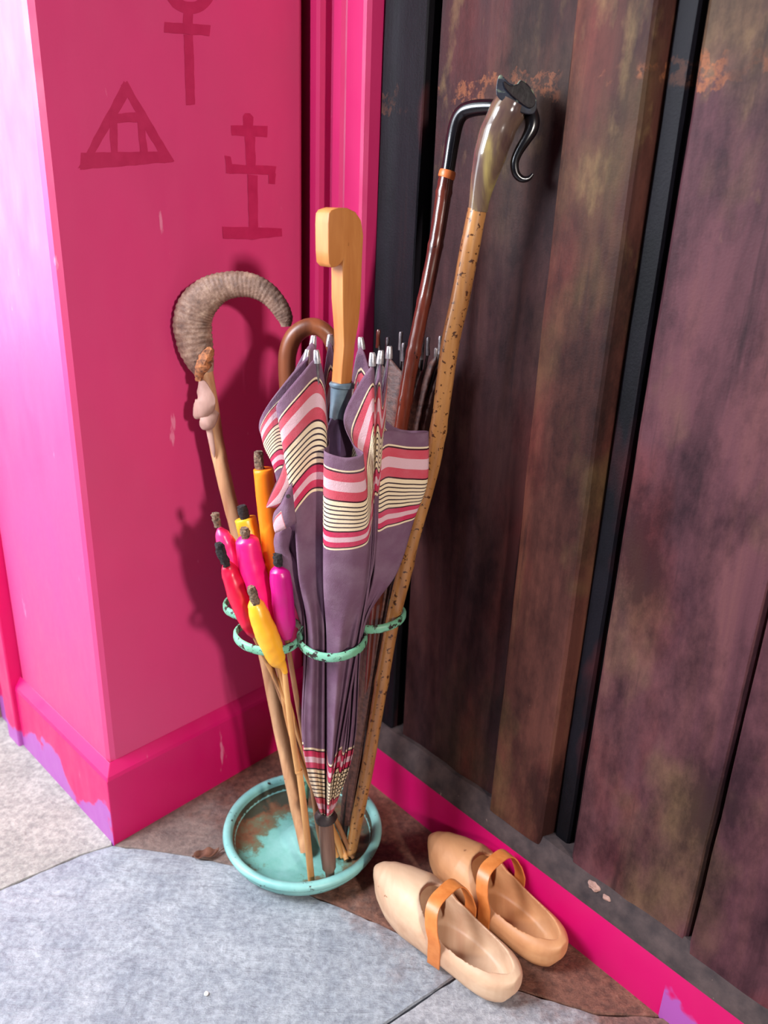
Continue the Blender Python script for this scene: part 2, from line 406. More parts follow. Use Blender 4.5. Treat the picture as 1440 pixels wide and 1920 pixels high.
stone([kk, j1b, j1a, (-2.4, -.35), (-2.6, 1.6), (-1.4, 2.4), (-.55, 1.25)], 'stoneA', top=-.001)
stone([j1a, j1b, kk]+jd+[jx]+j2+[(-.25, .42), (-1.1, -.6), (-2.4, -.45)], 'stoneB', top=0)
stone([kk, (-.45, 1.1), (-.1, 1.45), Rw(.45), Rw(.80), f2(1120, 1900), jx]+jd[::-1], 'stoneD', top=-.002)
stone([j2[1], j2[0], jx, f2(1120, 1900), Rw(.80), Rw(2.2), (.5, -.6), (-1.0, -.7), (-.25, .40)], 'stoneC', top=-.001)

# left wall (pink pillar) --------------------------------------------------
W0 = K0 - ln_*SK - vn*SK
Cw = C0 - ln_*SK
Cb = C0 - ra*.05
back = va*.34
HT = 2.3
E1 = W0 + va*.345
wall_left = struct(prism('wall_left', [(p.x, p.y) for p in (Cw, W0, E1, E1-vn*.5, C0-ln_*.5)], -.01, HT, 'wall', bevel=.011))
wall_left['kind'] = 'structure'
# skirting with a chamfered top, running round the pillar corner
def sweep(name, path, prof, mat, closed=False, **k):
    """path: list of (point, outward dir); prof: (out, z)"""
    vs = []; fs = []; n = len(prof)
    for p, d in path:
        for o_, z_ in prof: vs.append(V(p.x+d.x*o_, p.y+d.y*o_, z_))
    for i in range(len(path)-1):
        for j in range(n):
            a, b = i*n+j, i*n+(j+1) % n; fs.append((a, b, b+n, a+n))
    fs += [tuple(range(n)), tuple(range((len(path)-1)*n, len(path)*n))[::-1]]
    return obj(name, vs, fs, mat, k.get('parent'), False)
mit = (ln_+vn)/(1+ln_.dot(vn))
sp = [(0, -.01), (SK, -.01), (SK, .128), (SK*.86, .134), (0, .152)]
bl = sweep('baseboard_left', [(Cw, ln_), (Cw.lerp(W0, .5), ln_), (W0, mit), (E1, vn)], sp, 'skirt'); struct(bev(bl, .0015))
# outer door post at the far end of the reveal
pO = E1 + vn*.0
o = struct(prism('trim_1', [(p.x, p.y) for p in (pO-va*.0, pO+vn*.022, pO+vn*.022+va*.05, pO+vn*.008+va*.055, pO+vn*.008+va*.12, pO-vn*.1+va*.12, pO-vn*.1)], -.01, HT, 'skirt', bevel=.003))
o = struct(prism('trim_2', [(p.x, p.y) for p in (pO+va*.12-vn*.03, pO+va*.12+vn*.03, pO+va*.6+vn*.03, pO+va*.6-vn*.03)], -.01, HT, 'outer', bevel=.004))

# painted symbols on the pink wall -----------------------------------------
def symbol(name, strokes, label):
    k = 0
    vs = []; fs = []
    for si, q in enumerate(strokes):
        lift = .0005+.00012*si; n0 = len(vs); N = len(q); Q = []
        for i in range(N):
            a, b = q[i], q[(i+1) % N]; L = math.hypot(b[0]-a[0], b[1]-a[1]); m_ = max(1, int(L/8))
            for j in range(m_):
                x = a[0]+(b[0]-a[0])*j/m_; y = a[1]+(b[1]-a[1])*j/m_
                Q.append((x+1.4*pnoise(Vector((x*.06, y*.06, si))), y+1.4*pnoise(Vector((x*.06, y*.06, 9+si)))))
        for x, y in Q: vs.append(wl(x, y, lift))
        for x, y in Q: vs.append(wl(x, y, 0.0001))
        n = len(Q); fs.append(tuple(range(n0, n0+n)))
        fs += [(n0+i, n0+(i+1) % n, n0+n+(i+1) % n, n0+n+i) for i in range(n)]
    o = obj(name, vs, fs, 'symbol', wall_left, False); o['label'] = label
def arcpoly(cx, cy, r, w_, a0, a1, n=20, sx=1):
    return [(cx+sx*r*cos(a0+(a1-a0)*i/n), cy+r*sin(a0+(a1-a0)*i/n)) for i in range(n+1)]+[(cx+sx*(r-w_)*cos(a1-(a1-a0)*i/n), cy+(r-w_)*sin(a1-(a1-a0)*i/n)) for i in range(n+1)]
symbol('painted_symbol', [arcpoly(357, -22, 48, 22, -.3, pi+.3), arcpoly(357, -22, 48, 22, pi+.3, 2*pi-.3), [(343, 20), (362, 20), (362, 46), (343, 44)],
    [(308, 41), (395, 47), (393, 67), (308, 61)], [(345, 64), (362, 66), (366, 196), (349, 197)]], 'dark ring over a cross painted at the top')
symbol('painted_symbol', [[(232, 152), (248, 168), (163, 312), (146, 316)], [(226, 160), (238, 152), (327, 303), (308, 306)], [(152, 286), (316, 284), (326, 304), (150, 318)],
    [(209, 214), (262, 210), (268, 228), (206, 231)], [(205, 224), (220, 226), (221, 286), (208, 286)], [(258, 222), (270, 224), (277, 285), (263, 287)]], 'dark triangle with a doorway shape inside')
symbol('painted_symbol', [[(455, 219), (460, 212), (469, 212), (475, 220), (474, 238), (456, 238)], [(433, 235), (502, 236), (501, 257), (434, 254)], [(459, 253), (478, 256), (480, 318), (462, 316)],
    [(421, 291), (433, 293), (435, 310), (424, 312)], [(423, 307), (518, 312), (516, 328), (424, 325)], [(503, 324), (517, 326), (516, 345), (504, 344)],
    [(464, 326), (483, 329), (484, 428), (467, 427)], [(417, 425), (528, 428), (529, 443), (472, 449), (418, 447)]], 'dark stepped cross with hooked arms on a base bar')

# right wall ---------------------------------------------------------------
# mouldings next to the corner, extruded along one profile (s, out)
pf = [(-.06, -.03), (-.06, .002), (.032, .002), (.033, .030), (.036, .034), (.050, .034), (.054, .030), (.058, .012), (.080, .010), (.084, .028), (.088, .032), (.104, .032), (.108, .027), (.112, .025), (.114, .029), (.150, .031), (.155, .029), (.158, .022), (.160, .004), (.160, -.03)]
o = struct(prism('trim_3', [tuple(R(s-.009, q-.013))[:2] for s, q in pf], -.01, HT, 'trim'))
def R2(s, o=0.0, z=0.0): return R(s-.0097, o-.014, z)
wrt = prism('wall_right', [tuple(R2(s, q))[:2] for s, q in ((.15, -.022), (2.4, -.022), (2.4, -.12), (.15, -.12))], 0, HT, 'black'); struct(wrt)
def plank(s0, s1, prof, mat, z0=.125, wav=.0012):
    """a vertical board whose face follows prof: (fraction or s, out)"""
    nz = 40; vs = []; fs = []; n = len(prof)+2
    for i in range(nz+1):
        z = z0+(HT-z0)*i/nz; sh = .003*pnoise(Vector((s0*9, z*2.2, 3)))
        for j, (s, q) in enumerate([(prof[0][0], -.022)]+prof+[(prof[-1][0], -.022)]):
            e = wav*pnoise(Vector((s*30, z*9, 5))) if 0 < j < n-1 else 0
            vs.append(R2(s+sh+.0012*pnoise(Vector((j*3.1, z*16, 2))), q+e, z))
    for i in range(nz):
        for j in range(n-1):
            a = i*n+j; fs.append((a, a+1, a+n+1, a+n))
        a = i*n; fs.append((a, a+n, a+n+n-1, a+n-1))
    fs += [tuple(range(n)), tuple(range(nz*n, nz*n+n))[::-1]]
    return obj('plank', vs, fs, mat, wrt, True, 25)
def P_(a, b, o, e=.003, n=5):
    return [(a, o-e), (a+e, o)]+[(a+e+(b-a-2*e)*i/n, o) for i in range(1, n)]+[(b-e, o), (b, o-e)]
plank(.163, .245, P_(.162, .184, .006, .002, 1)[:-1]+P_(.186, .244, .004, .002, 3)[1:], 'plank3')
plank(.262, .478, P_(.264, .480, 0, .004, 6), 'plank')
plank(.482, .617, [(.479, .003), (.485, .012), (.492, .0135), (.512, .014), (.54, .014), (.565, .014), (.578, .013), (.582, .010), (.588, -.006), (.589, -.014)], 'batten')
plank(.590, .616, P_(.590, .616, -.010, .003, 3), 'plank3')  # recessed strip right of the batten, its shade put into the dark colour
plank(.632, .812, P_(.632, .812, .008, .005, 6), 'plank2')
plank(.816, 1.03, P_(.817, 1.03, .011, .004, 6), 'plank2')
plank(1.036, 1.3, P_(1.036, 1.3, .008, .004, 6), 'plank')
plank(1.306, 1.6, P_(1.306, 1.6, .006, .004, 6), 'plank2')
plank(1.606, 2.4, P_(1.606, 2.4, .006, .004, 6), 'plank')
# worn dark sill between planks and skirting
vs = []; fs = []; ns = 70
for i in range(ns+1):
    s = .158+(2.2-.158)*i/ns; zt = .140+.008*pnoise(Vector((s*7, 0, 0)))+.003*pnoise(Vector((s*34, 2, 0)))
    for q, z in ((-.02, .09), (.024, .09), (.022, .108), (.016, .124), (.012, zt), (-.02, zt+.002)): vs.append(R(s, q-.019, z))
for i in range(ns):
    for j in range(5): a = i*6+j; fs.append((a, a+1, a+7, a+6))
o = struct(obj('trim_4', vs, fs, 'sill', None, True, 35))
# the right skirting plane was measured on its face: out = its face
ro = (fl(693, 1462)-C0).dot(rn)
bt = .096
o = sweep('baseboard_right', [(R(.0), rn), (R(.7), rn), (R(2.3), rn)], [(-.03, -.01), (ro+.003, -.01), (ro+.003, bt-.006), (ro-.003, bt), (-.03, bt+.002)], 'skirt'); struct(bev(o, .003, 3))
for sx_, z_, r_ in ((.668, .1245, .010), (.690, .121, .0075)):
    bm = bmesh.new(); bmesh.ops.create_icosphere(bm, subdivisions=3, radius=r_)
    for v in bm.verts: v.co *= 1+.35*pnoise(v.co*160+Vector((sx_*40, 0, 0))); v.co.z *= .6
    me = bpy.data.meshes.new('mortar_crumb'); bm.to_mesh(me); bm.free(); me.materials.append(M['bark'])
    c_ = bpy.data.objects.new('mortar_crumb', me); COL.objects.link(c_); c_.location = R(sx_, -.006, z_-.002)
    c_['label'] = 'pale crumb of plaster on the dark sill by the pink skirting, %s' % ('larger and further left' if r_ > .008 else 'smaller and further right'); c_['category'] = 'plaster crumb'

# ------------------------------------------------------------------ stick stand
SX, SY = -.115, 1.022
st = thing('stick_stand', 'mint green iron stick stand with round drip saucer and rosette of rings', 'umbrella stand', (SX, SY, 0))
lathe('saucer', [(0, .004), (.07, .003), (.104, .004), (.112, .010), (.1195, .012), (.1215, .016), (.1205, .019), (.126, .021), (.1275, .025), (.1265, .028), (.131, .031), (.1325, .035), (.131, .040), (.126, .0425), (.120, .041), (.1175, .036), (.116, .028), (.112, .018), (.104, .012), (.085, .0105), (.04, .0105), (.034, .013)], (SX, SY, 0), 'mint', st, 96)
lathe('saucer_lining', [(.1165, .031), (.1128, .0195), (.1045, .0133), (.085, .0117), (.04, .0117), (.033, .0150), (.028, .0215), (.018, .026), (.010, .030), (.007, .035), (0, .035)], (SX, SY, 0), 'saucer', st, 72)
RC = V(-.105, 1.022, .45)
tube('centre_post', [V(SX, SY, .03), V(SX+.010, SY+.004, .2), V(RC.x, RC.y, .452)], .0052, 'ring', st, 12)
lathe('finial', [(0, -.014), (.008, -.012), (.012, -.004), (.009, .004), (.013, .010), (.008, .018), (0, .022)], (RC.x, RC.y, .452), 'ring', st, 20)
for k in range(6):
    f = radians(-65+60*k); c = V(RC.x+.095*cos(f), RC.y+.095*sin(f), .45)
    if k == 5: c += V(.006, -.001, 0)
    if k == 4: c += V(.014, -.002, 0)
    n = 72; vs = []; fs = []; pr = [(.0, .006), (.0026, .0035), (.003, -.003), (.0014, -.006), (-.0018, -.006), (-.0026, 0), (-.0016, .006)]
    for i in range(n):
        a = 2*pi*i/n; R_ = .0462
        for q, z in pr:
            jx_ = .0005*pnoise(Vector((cos(a)*6+k, sin(a)*6, z*400)))
            vs.append(V(c.x+(R_+q+jx_)*cos(a), c.y+(R_+q+jx_)*sin(a), c.z+z+.002*cos(2*a+k)))
    m_ = len(pr)
    for i in range(n):
        for j in range(m_): a, b = i*m_+j, i*m_+(j+1) % m_; a2, b2 = ((i+1) % n)*m_+j, ((i+1) % n)*m_+(j+1) % m_; fs.append((a, b, b2, a2))
    obj('ring', vs, fs, 'ring', st, True, 60)

def seat(L, z=.018):
    """rest the last point of a stick on the bowl of the saucer"""
    q = L[-1]; Y = fl(q[0], q[1], z).y
    return list(L[:-1])+[(q[0], q[1], Y)+tuple(q[3:])]
# ------------------------------------------------------------------ striped umbrella
UY = .938
um = thing('striped_umbrella', 'mauve cotton umbrella with pink and cream stripes, blond wooden block handle up', 'umbrella', at(620, 1640, .93))
DF = [1, 1, 1, .88, .60, .52, .40]
#  name: [(px,py) x rows hem,.5,band end,1.5,ring,lower band,apex], depth towards viewer (m)
cols = [
 ([(594,672),(588,800),(585,925),(584,1060),(592,1195),(594,1402),(606,1526)], .030),
 ([(566,700),(557,830),(562,950),(569,1075),(582,1194),(584,1400),(603,1527)], .038),
 ([(520,757),(534,858),(551,968),(560,1080),(571,1190),(570,1400),(600,1524)], .036),
 ([(532,770),(546,860),(560,955),(568,1070),(572,1180),(572,1398),(601,1522)], .010),
 ([(579,668),(566,812),(562,930),(564,1050),(570,1176),(571,1394),(602,1520)], .006),
 ([(512,745),(522,800),(535,880),(545,1000),(565,1174),(569,1390),(600,1520)], .012),
 ([(487,790),(495,835),(516,888),(534,1000),(562,1170),(567,1390),(600,1520)], .004),
 ([(500,800),(520,840),(540,890),(552,1010),(575,1168),(574,1390),(602,1520)], -.016),
 ([(584,642),(584,790),(580,900),(582,1040),(590,1166),(584,1390),(604,1520)], -.024),
 ([(600,745),(604,840),(606,930),(606,1050),(606,1164),(596,1390),(607,1520)], -.034),
 ([(619,642),(622,790),(624,900),(624,1040),(624,1162),(608,1390),(610,1520)], -.040),
 ([(650,742),(650,840),(648,930),(644,1050),(644,1162),(620,1390),(613,1520)], -.040),
 ([(677,650),(678,790),(676,900),(670,1040),(662,1164),(632,1390),(616,1520)], -.038),
 ([(725,790),(722,850),(715,930),(700,1050),(676,1166),(644,1392),(619,1520)], -.030),
 ([(802,808),(800,900),(776,968),(744,1070),(692,1174),(660,1394),(623,1521)], -.018),
 ([(770,812),(768,905),(755,982),(728,1080),(688,1182),(664,1396),(624,1523)], -.002),
 ([(728,806),(728,902),(727,990),(712,1086),(684,1190),(662,1398),(623,1525)], .004),
 ([(706,812),(706,902),(705,992),(700,1086),(680,1192),(655,1400),(622,1526)], .010),
 ([(728,672),(722,790),(716,900),(706,1040),(676,1194),(652,1402),(621,1527)], .0),
 ([(718,742),(714,830),(708,930),(702,1050),(672,1198),(650,1404),(621,1527)], .014),
 ([(713,682),(708,806),(704,930),(699,1060),(670,1200),(648,1404),(620,1528)], .022),
 ([(703,722),(702,830),(700,935),(694,1060),(676,1200),(644,1410),(620,1528)], .018),
 ([(698,686),(700,806),(701,940),(696,1070),(684,1196),(641,1398),(620,1529)], .032),
 ([(664,735),(694,850),(700,965),(692,1080),(680,1200),(638,1400),(619,1529)], .030),
 ([(644,786),(690,880),(696,985),(688,1092),(676,1204),(634,1404),(618,1530)], .030),
 ([(662,832),(690,915),(693,1005),(684,1102),(668,1208),(630,1412),(617,1530)], .040),
 ([(681,850),(685,945),(684,1023),(677,1108),(656,1210),(626,1422),(616,1531)], .050),
 ([(648,858),(650,948),(651,1032),(650,1112),(640,1212),(622,1432),(615,1532)], .058),
 ([(609,846),(608,938),(608,1027),(609,1110),(615,1212),(616,1428),(613,1532)], .052),
 ([(617,830),(616,900),(614,980),(612,1090),(611,1206),(613,1408),(612,1530)], .018),
 ([(613,770),(613,850),(612,940),(609,1070),(608,1202),(610,1404),(611,1529)], .012),
 ([(606,700),(610,806),(611,925),(606,1060),(605,1200),(606,1403),(609,1528)], .026),
]
def canopy(cols, name, parent, mat, Y0, cs=6, rs=9, DF=DF, pleat=0.0, squeeze=True):
    rows_v = [0, .5, 1, 2, 2, 3, 4]
    N = len(cols); nr = len(cols[0][0])
    full = []      # per column: dense list of (px,py,d,f)
    for ci, (pts, d) in enumerate(cols):
        ff = [0, .5, 1, 1, 1, 1, .17]
        P = [(p[0], p[1], d*DF[i]*(1) + (pleat*(1 if ci % 2 else -1) if i >= 4 else 0)) for i, p in enumerate(pts)]
        P = [((622+(q[0]-622)*.88, q[1], q[2]) if i == 4 and squeeze else q) for i, q in enumerate(P)]
        Q = catmull(P, rs)
        out = []
        for i, q in enumerate(Q):
            seg = min(i//rs, nr-2); t = (i-seg*rs)/rs
            out.append(q+(ff[seg]+(ff[seg+1]-ff[seg])*t,))
        full.append(out)
    nr2 = len(full[0]); grid = []
    for i in range(nr2):
        grid.append(catmull([full[c][i] for c in range(N)], cs, True))
    nc = len(grid[0]); vs = []; uv = []
    for i in range(nr2):
        for j in range(nc):
            x, y, d, f = grid[i][j]
            vs.append(at(x, y, Y0-d)); uv.append((j/nc, min(1, max(0, f))))
    fs = []
    for i in range(nr2-1):
        for j in range(nc):
            a, b = i*nc+j, i*nc+(j+1) % nc; fs.append((a, b, b+nc, a+nc))
    o = obj(name, vs, fs, mat, parent, True)
    l = o.data.uv_layers.new(name='UVMap')
    for p in o.data.polygons:
        for li in p.loop_indices: l.data[li].uv = uv[o.data.loops[li].vertex_index]
    s = o.modifiers.new('thickness', 'SOLIDIFY'); s.thickness = .0008; s.offset = 0
    return o
cn = canopy(cols, 'canopy', um, 'canopy', UY, pleat=.0055)
# ribs and their steel tips
tips = [((577,655),(573,682),UY+.02),((588,629),(586,654),UY+.035),((593,656),(595,681),UY-.030),((619,627),(618,650),UY+.05),((676,632),(678,655),UY+.045),((698,661),(698,686),UY-.030),((714,657),(712,682),UY-.016),((730,649),(729,672),UY+.004)]
for (a, b, Y) in tips:
    r = pxtube('rib', [(b[0], b[1]-4, Y, 3.4), ((b[0]*3+620)/4, 800, (Y*3+UY)/4, 3.0), ((b[0]+620*2)/3, 1000, (Y+2*UY)/3, 2.4), (618, 1190, UY, 2)], 'rib', um, 2, 8)
    pxtube('rib_tip', [(a[0], a[1], Y, 4.6), (a[0], a[1]+2, Y, 5.4), (b[0]+(a[0]-b[0])*.3, b[1]-8, Y, 7), (b[0], b[1], Y, 7)], 'tip', r, 1, 12)
pxtube('spring_rib', [(573, 676, UY+.02, 6), (570, 700, UY+.02, 6), (567, 722, UY+.02, 5)], 'handle', um, 1, 10)
pxtube('shaft', [(640, 770, UY, 7), (629, 1100, UY, 7), (613, 1536, UY-.004, 9)], 'iron', um, 1, 12)
pxtube('collar', [(641, 716, UY, 21), (641, 719, UY, 24), (641, 724, UY, 24), (640, 727, UY, 20.5), (639, 756, UY, 20), (637, 784, UY, 19.5), (637, 786, UY, 15)], 'collar', um, 1, 28, sharp=25)
pxtube('closing_cap', [(612, 1522, UY, 17), (611, 1530, UY-.002, 22), (611, 1536, UY-.002, 20), (612, 1539, UY-.002, 12)], 'iron', um, 1, 20)
pxtube('ferrule', [(610, 1534, UY-.002, 13.5), (612, 1560, UY-.004, 14), (615, 1600, UY-.006, 14.5), (617, 1626, UY-.007, 13), (618, 1632, UY-.007, 9), (619, 1645, UY-.008, 8), (619, 1650, UY-.008, 6)], 'ferrule', um, 1, 20)
# inner cloth seen inside the mouth
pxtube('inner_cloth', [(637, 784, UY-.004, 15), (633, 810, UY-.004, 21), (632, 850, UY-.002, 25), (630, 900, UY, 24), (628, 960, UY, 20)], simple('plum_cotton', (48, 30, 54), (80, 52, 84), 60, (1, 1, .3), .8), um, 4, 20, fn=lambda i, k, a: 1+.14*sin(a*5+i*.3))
# block handle: profile in (h, z) extruded across
ax_t = at(648, 440, UY); hy = radians(221)
hd = V(cos(hy), sin(hy), 0)          # towards the nose of the block
hs = V(-hd.y, hd.x, 0)
def hz(py): return at(648, py, UY).z
hb = [(-.0185, 720), (-.0185, 645), (-.022, 600), (-.0235, 560), (-.0245, 500), (-.0255, 440), (-.022, 412), (-.014, 397), (-.002, 390), (.010, 390), (.020, 395), (.0235, 402), (.0245, 420), (.0245, 470), (.0235, 492), (.019, 500), (.012, 498), (.006, 490), (.0035, 486), (.0035, 500), (.0035, 560), (.001, 610), (-.002, 645), (-.002, 720)]
ths = lambda z: .0118
N = len(hb); vs = []; fs = []
axo = at(641, 716, UY)
def hpt(h, py, t):
    shift = (py-560)/160.0
    z = hz(py); c = at(649 if py < 600 else 649-(py-600)/120*9, py, UY)
    hh = h+.0115 if py >= 500 else h+.0115*max(0, 1)
    return V(c.x, c.y, z)+hd*(h+.010)+hs*t
handle_bits = []
lay = [(-1, .82), (-.9, .95), (-.6, 1), (.6, 1), (.9, .95), (1, .82)]
vs = []; fs = []
cen = {}
for li, (tt, sc) in enumerate(lay):
    for h, py in hb:
        wdt = .0125 if py < 500 else (.0112 if py < 600 else .0098)
        vs.append(hpt(h, py, tt*wdt))
for li in range(len(lay)-1):
    for i in range(N):
        a, b = li*N+i, li*N+(i+1) % N; fs.append((a, b, b+N, a+N))
fs += [tuple(range(N)), tuple(range((len(lay)-1)*N, len(lay)*N))]
ho = obj('handle', vs, fs, 'handle', um, False); bev(ho, .0038, 4, 40)
for p in ho.data.polygons: p.use_smooth = True
# tie strap bunched at the left
def ribbon(name, L, mat, parent, uvf=None, sub=5, thick=.001):
    """L: list of (pxA,pyA,pxB,pyB,Y)"""
    Q = catmull(L, sub); vs = []; fs = []; n = 7
    for q in Q:
        a = at(q[0], q[1], q[4]); b = at(q[2], q[3], q[4]+(q[5] if len(q) > 5 else 0))
        for j in range(n):
            t = j/(n-1); vs.append(a.lerp(b, t)+V(0, -.003*sin(pi*t), 0))
    for i in range(len(Q)-1):
        for j in range(n-1): a = i*n+j; fs.append((a, a+1, a+n+1, a+n))
    o = obj(name, vs, fs, mat, parent, True)
    l = o.data.uv_layers.new(name='UVMap')
    for p in o.data.polygons:
        for li in p.loop_indices:
            k = o.data.loops[li].vertex_index; t = (k % n)/(n-1); l.data[li].uv = (0, (uvf or (lambda s, t: .2+.3*t))((k//n)/len(Q), t))
    s = o.modifiers.new('thickness', 'SOLIDIFY'); s.thickness = thick
    return o
ribbon('tie_strap', [(534, 862, 556, 900, UY-.030), (524, 890, 552, 930, UY-.036), (514, 912, 540, 948, UY-.04), (505, 932, 522, 952, UY-.040), (499, 949, 502, 952, UY-.036)], 'canopy', um, lambda s, t: .19+.26*t)
ribbon('tie_strap', [(548, 905, 556, 980, UY-.040), (536, 925, 548, 985, UY-.046), (526, 945, 538, 990, UY-.046), (514, 960, 526, 996, UY-.04), (511, 975, 516, 1000, UY-.028)], 'canopy', um, lambda s, t: (.1 if t < .3 else .3) if s > .5 else .05)
pxtube('cloth_fold', [(545, 985, UY-.02, 12), (532, 1004, UY-.014, 17), (530, 1030, UY-.012, 14), (541, 1056, UY-.010, 15), (551, 1088, UY-.006, 12), (561, 1130, UY-.002, 9), (570, 1170, UY-.000, 6)], 'canopy', um, 5, 18, fn=lambda i, k, a: 1+.12*sin(a*3+i*.5))
pxtube('button', [(541, 930, UY-.05, 4), (540, 931, UY-.0515, 4)], 'iron', um, 1, 10)

# ------------------------------------------------------------------ tall stick with pale horn handle
ts = thing('horn_thumb_stick', 'tall speckled hazel walking stick with flared pale horn handle and black cap', 'walking stick', at(652, 1606, .985))
def TY(py): return .985+.02*max(0, min(1, (1600-py)/430.)) - .02*max(0, min(1, (1170-py)/1000.))
sh = [(895, 392, 18), (880, 470, 18.5), (863, 560, 18), (845, 640, 17.5), (831, 740, 16), (815, 850, 15), (795, 930, 15), (773, 1010, 14), (754, 1090, 14.5), (735, 1170, 13), (719, 1260, 13), (704, 1350, 12), (689, 1440, 12), (671, 1530, 11.5), (658, 1600, 10)]
knob = lambda i, k, a: 1+.035*pnoise(Vector((i*.55, cos(a), sin(a))))+(.10 if i in (23, 38, 51) else 0)
pxtube('shaft', seat([(x, y, TY(y), r) for x, y, r in sh], .02), 'hazel', ts, 5, 16, fn=knob)
pxtube('horn_grip', [(896, 396, TY(396), 18.5), (900, 370, TY(370), 20), (906, 340, TY(340), 24), (915, 305, TY(305), 29), (925, 270, TY(270), 32.5), (936, 240, TY(240), 33), (950, 212, TY(212), 33.5), (960, 192, TY(192), 32)], 'palehorn', ts, 4, 28, fn=lambda i, k, a: 1+.02*sin(i*1.1)*(1 if i > 12 else 0))
def plate(name, outline, Yf, thick, mat, parent, bevel=.002):
    A = [at(x, y, Yf(x, y)) for x, y in outline]; n = len(A)
    nr_ = ray(sum(p[0] for p in outline)/n, sum(p[1] for p in outline)/n).normalized()
    vs = A+[p+nr_*thick for p in A]
    fs = [tuple(range(n)), tuple(range(n, 2*n))[::-1]]+[(i, (i+1) % n, n+(i+1) % n, n+i) for i in range(n)]
    return bev(obj(name, vs, fs, mat, parent, False), bevel, 3, 35)
capY = lambda x, y: TY(200)-.016
co = catmull([(931, 178), (932, 152), (938, 140), (946, 146), (956, 156), (968, 158), (976, 150), (990, 158), (1003, 178), (1007, 200), (1000, 214), (982, 213), (962, 204), (944, 192)], 4, True)
plate('horn_rim', co, capY, .036, 'horncap', ts, .005)
co = catmull([(945, 152), (956, 160), (970, 158), (977, 151), (990, 160), (1002, 180), (1003, 196), (992, 203), (972, 190), (956, 176), (946, 164)], 4, True)
plate('horn_face', co, lambda x, y: TY(200)-.0185, .01, 'blackmat', ts, .002)
pxtube('curled_hook', [(992, 205, TY(200)+.004, 14), (998, 225, TY(200), 14), (996, 243, TY(200)-.002, 13), (986, 262, TY(200)-.004, 10.5), (973, 283, TY(200)-.004, 9), (965, 304, TY(200)-.004, 8), (967, 324, TY(200)-.004, 7.5), (977, 335, TY(200)-.004, 6.5), (990, 335, TY(200)-.004, 5), (999, 326, TY(200)-.004, 3)], 'blackhorn', ts, 5, 16)

# ------------------------------------------------------------------ black handled cane
bc = thing('black_handled_cane', 'dark red-brown cane with bent black handle and orange collar', 'walking stick', at(668, 1560, 1.03))
def BY(py): return 1.005+.057*max(0, min(1, (1560-py)/1300.))
bh = [(839, 326, 13), (843, 300, 13), (849, 262, 13.5), (857, 228, 14), (868, 211, 14.5), (884, 204, 14.5), (905, 201, 14), (930, 201, 13), (950, 208, 11)]
pxtube('handle', [(x, y, BY(y)-max(0, x-845)*.00042, r) for x, y, r in bh], 'blackhorn', bc, 5, 20)
pxtube('collar', [(840, 320, BY(320), 15), (839, 324, BY(324), 16), (837, 332, BY(332), 16), (836, 335, BY(335), 15)], 'collarorange', bc, 1, 20)
bs = [(837, 332, 14.5), (831, 370, 15), (822, 430, 14.5), (813, 480, 14), (801, 540, 14), (788, 600, 13.5), (778, 650, 14), (768, 700, 13.5), (760, 750, 13.5), (752, 800, 13), (735, 930, 12.5), (716, 1060, 12), (704, 1170, 11.5), (694, 1280, 11), (684, 1400, 10), (672, 1500, 10), (664, 1570, 9)]
pxtube('shaft', seat([(x, y, BY(y), r) for x, y, r in bs], .02), 'redwood', bc, 5, 16, fn=lambda i, k, a: 1+.06*pnoise(Vector((i*.6, cos(a)*1.2, sin(a)*1.2)))+(.08 if i % 9 == 4 else 0))

# ------------------------------------------------------------------ ram horn crook
rc = thing('ram_horn_crook', "shepherd's crook of peeled ash with a ribbed ram horn hook by the pink wall", 'walking stick', at(580, 1600, 1.0))
def HY(py): return 1.0+.15*max(0, min(1, (1600-py)/1000.))
hk = [(384, 700, 18), (372, 668, 30), (363, 630, 35), (362, 597, 35.5), (373, 570, 34), (396, 548, 30), (420, 537, 25.5), (448, 533, 23.5), (476, 537, 22), (502, 551, 20), (522, 573, 18), (534, 595, 15), (536, 612, 9)]
Q = catmull([(x, y, HY(640)-.01+.0*(i), r) for i, (x, y, r) in enumerate(hk)], 12)
pts = [at(q[0], q[1], q[2]) for q in Q]; rad = [pxr(p, q[3]) for p, q in zip(pts, Q)]
ridge = lambda i, k, a: 1+.030*sin(i*1.9+.8*sin(a*2))*(1 if i > 6 else 0)+.035*pnoise(Vector((i*.25, cos(a)*2, sin(a)*2)))+.05*max(0, cos(3*a))*.3
tube('ram_horn', pts, rad, 'ramhorn', rc, 30, ridge, .62)
cs_ = [(384, 690, 14), (391, 740, 16), (399, 790, 15.5), (408, 840, 14.5), (419, 890, 14), (431, 940, 14), (443, 985, 14), (463, 1080, 13.5), (484, 1160, 13), (502, 1250, 13), (522, 1350, 13), (541, 1440, 13), (558, 1520, 12.5), (574, 1596, 11)]
pxtube('shaft', seat([(x, y, HY(y), r) for x, y, r in cs_], .022), 'ashwood', rc, 5, 14, fn=lambda i, k, a: 1+.07*pnoise(Vector((i*.4, cos(a)*1.5, sin(a)*1.5)))-.10*max(0, cos(a-4.2))**12)
pxtube('torn_joint', [(396, 654, HY(680)-.022, 7), (388, 668, HY(680)-.028, 12), (381, 684, HY(680)-.028, 13), (374, 700, HY(690)-.024, 9), (372, 714, HY(700)-.022, 6)], 'orangebark', rc, 4, 14, fn=lambda i, k, a: 1+.45*pnoise(Vector((i*.9, cos(a)*2, sin(a)*2))))
pxtube('bark_knot', [(376, 714, HY(760)-.014, 5), (382, 730, HY(760)-.020, 13), (386, 752, HY(760)-.024, 19), (378, 768, HY(760)-.024, 19), (368, 780, HY(760)-.022, 8), (365, 783, HY(760)-.021, 3)], 'bark', rc, 5, 16, fn=lambda i, k, a: 1+.25*pnoise(Vector((i*.22, cos(a)*1.3, sin(a)*1.3))), squash=.6)
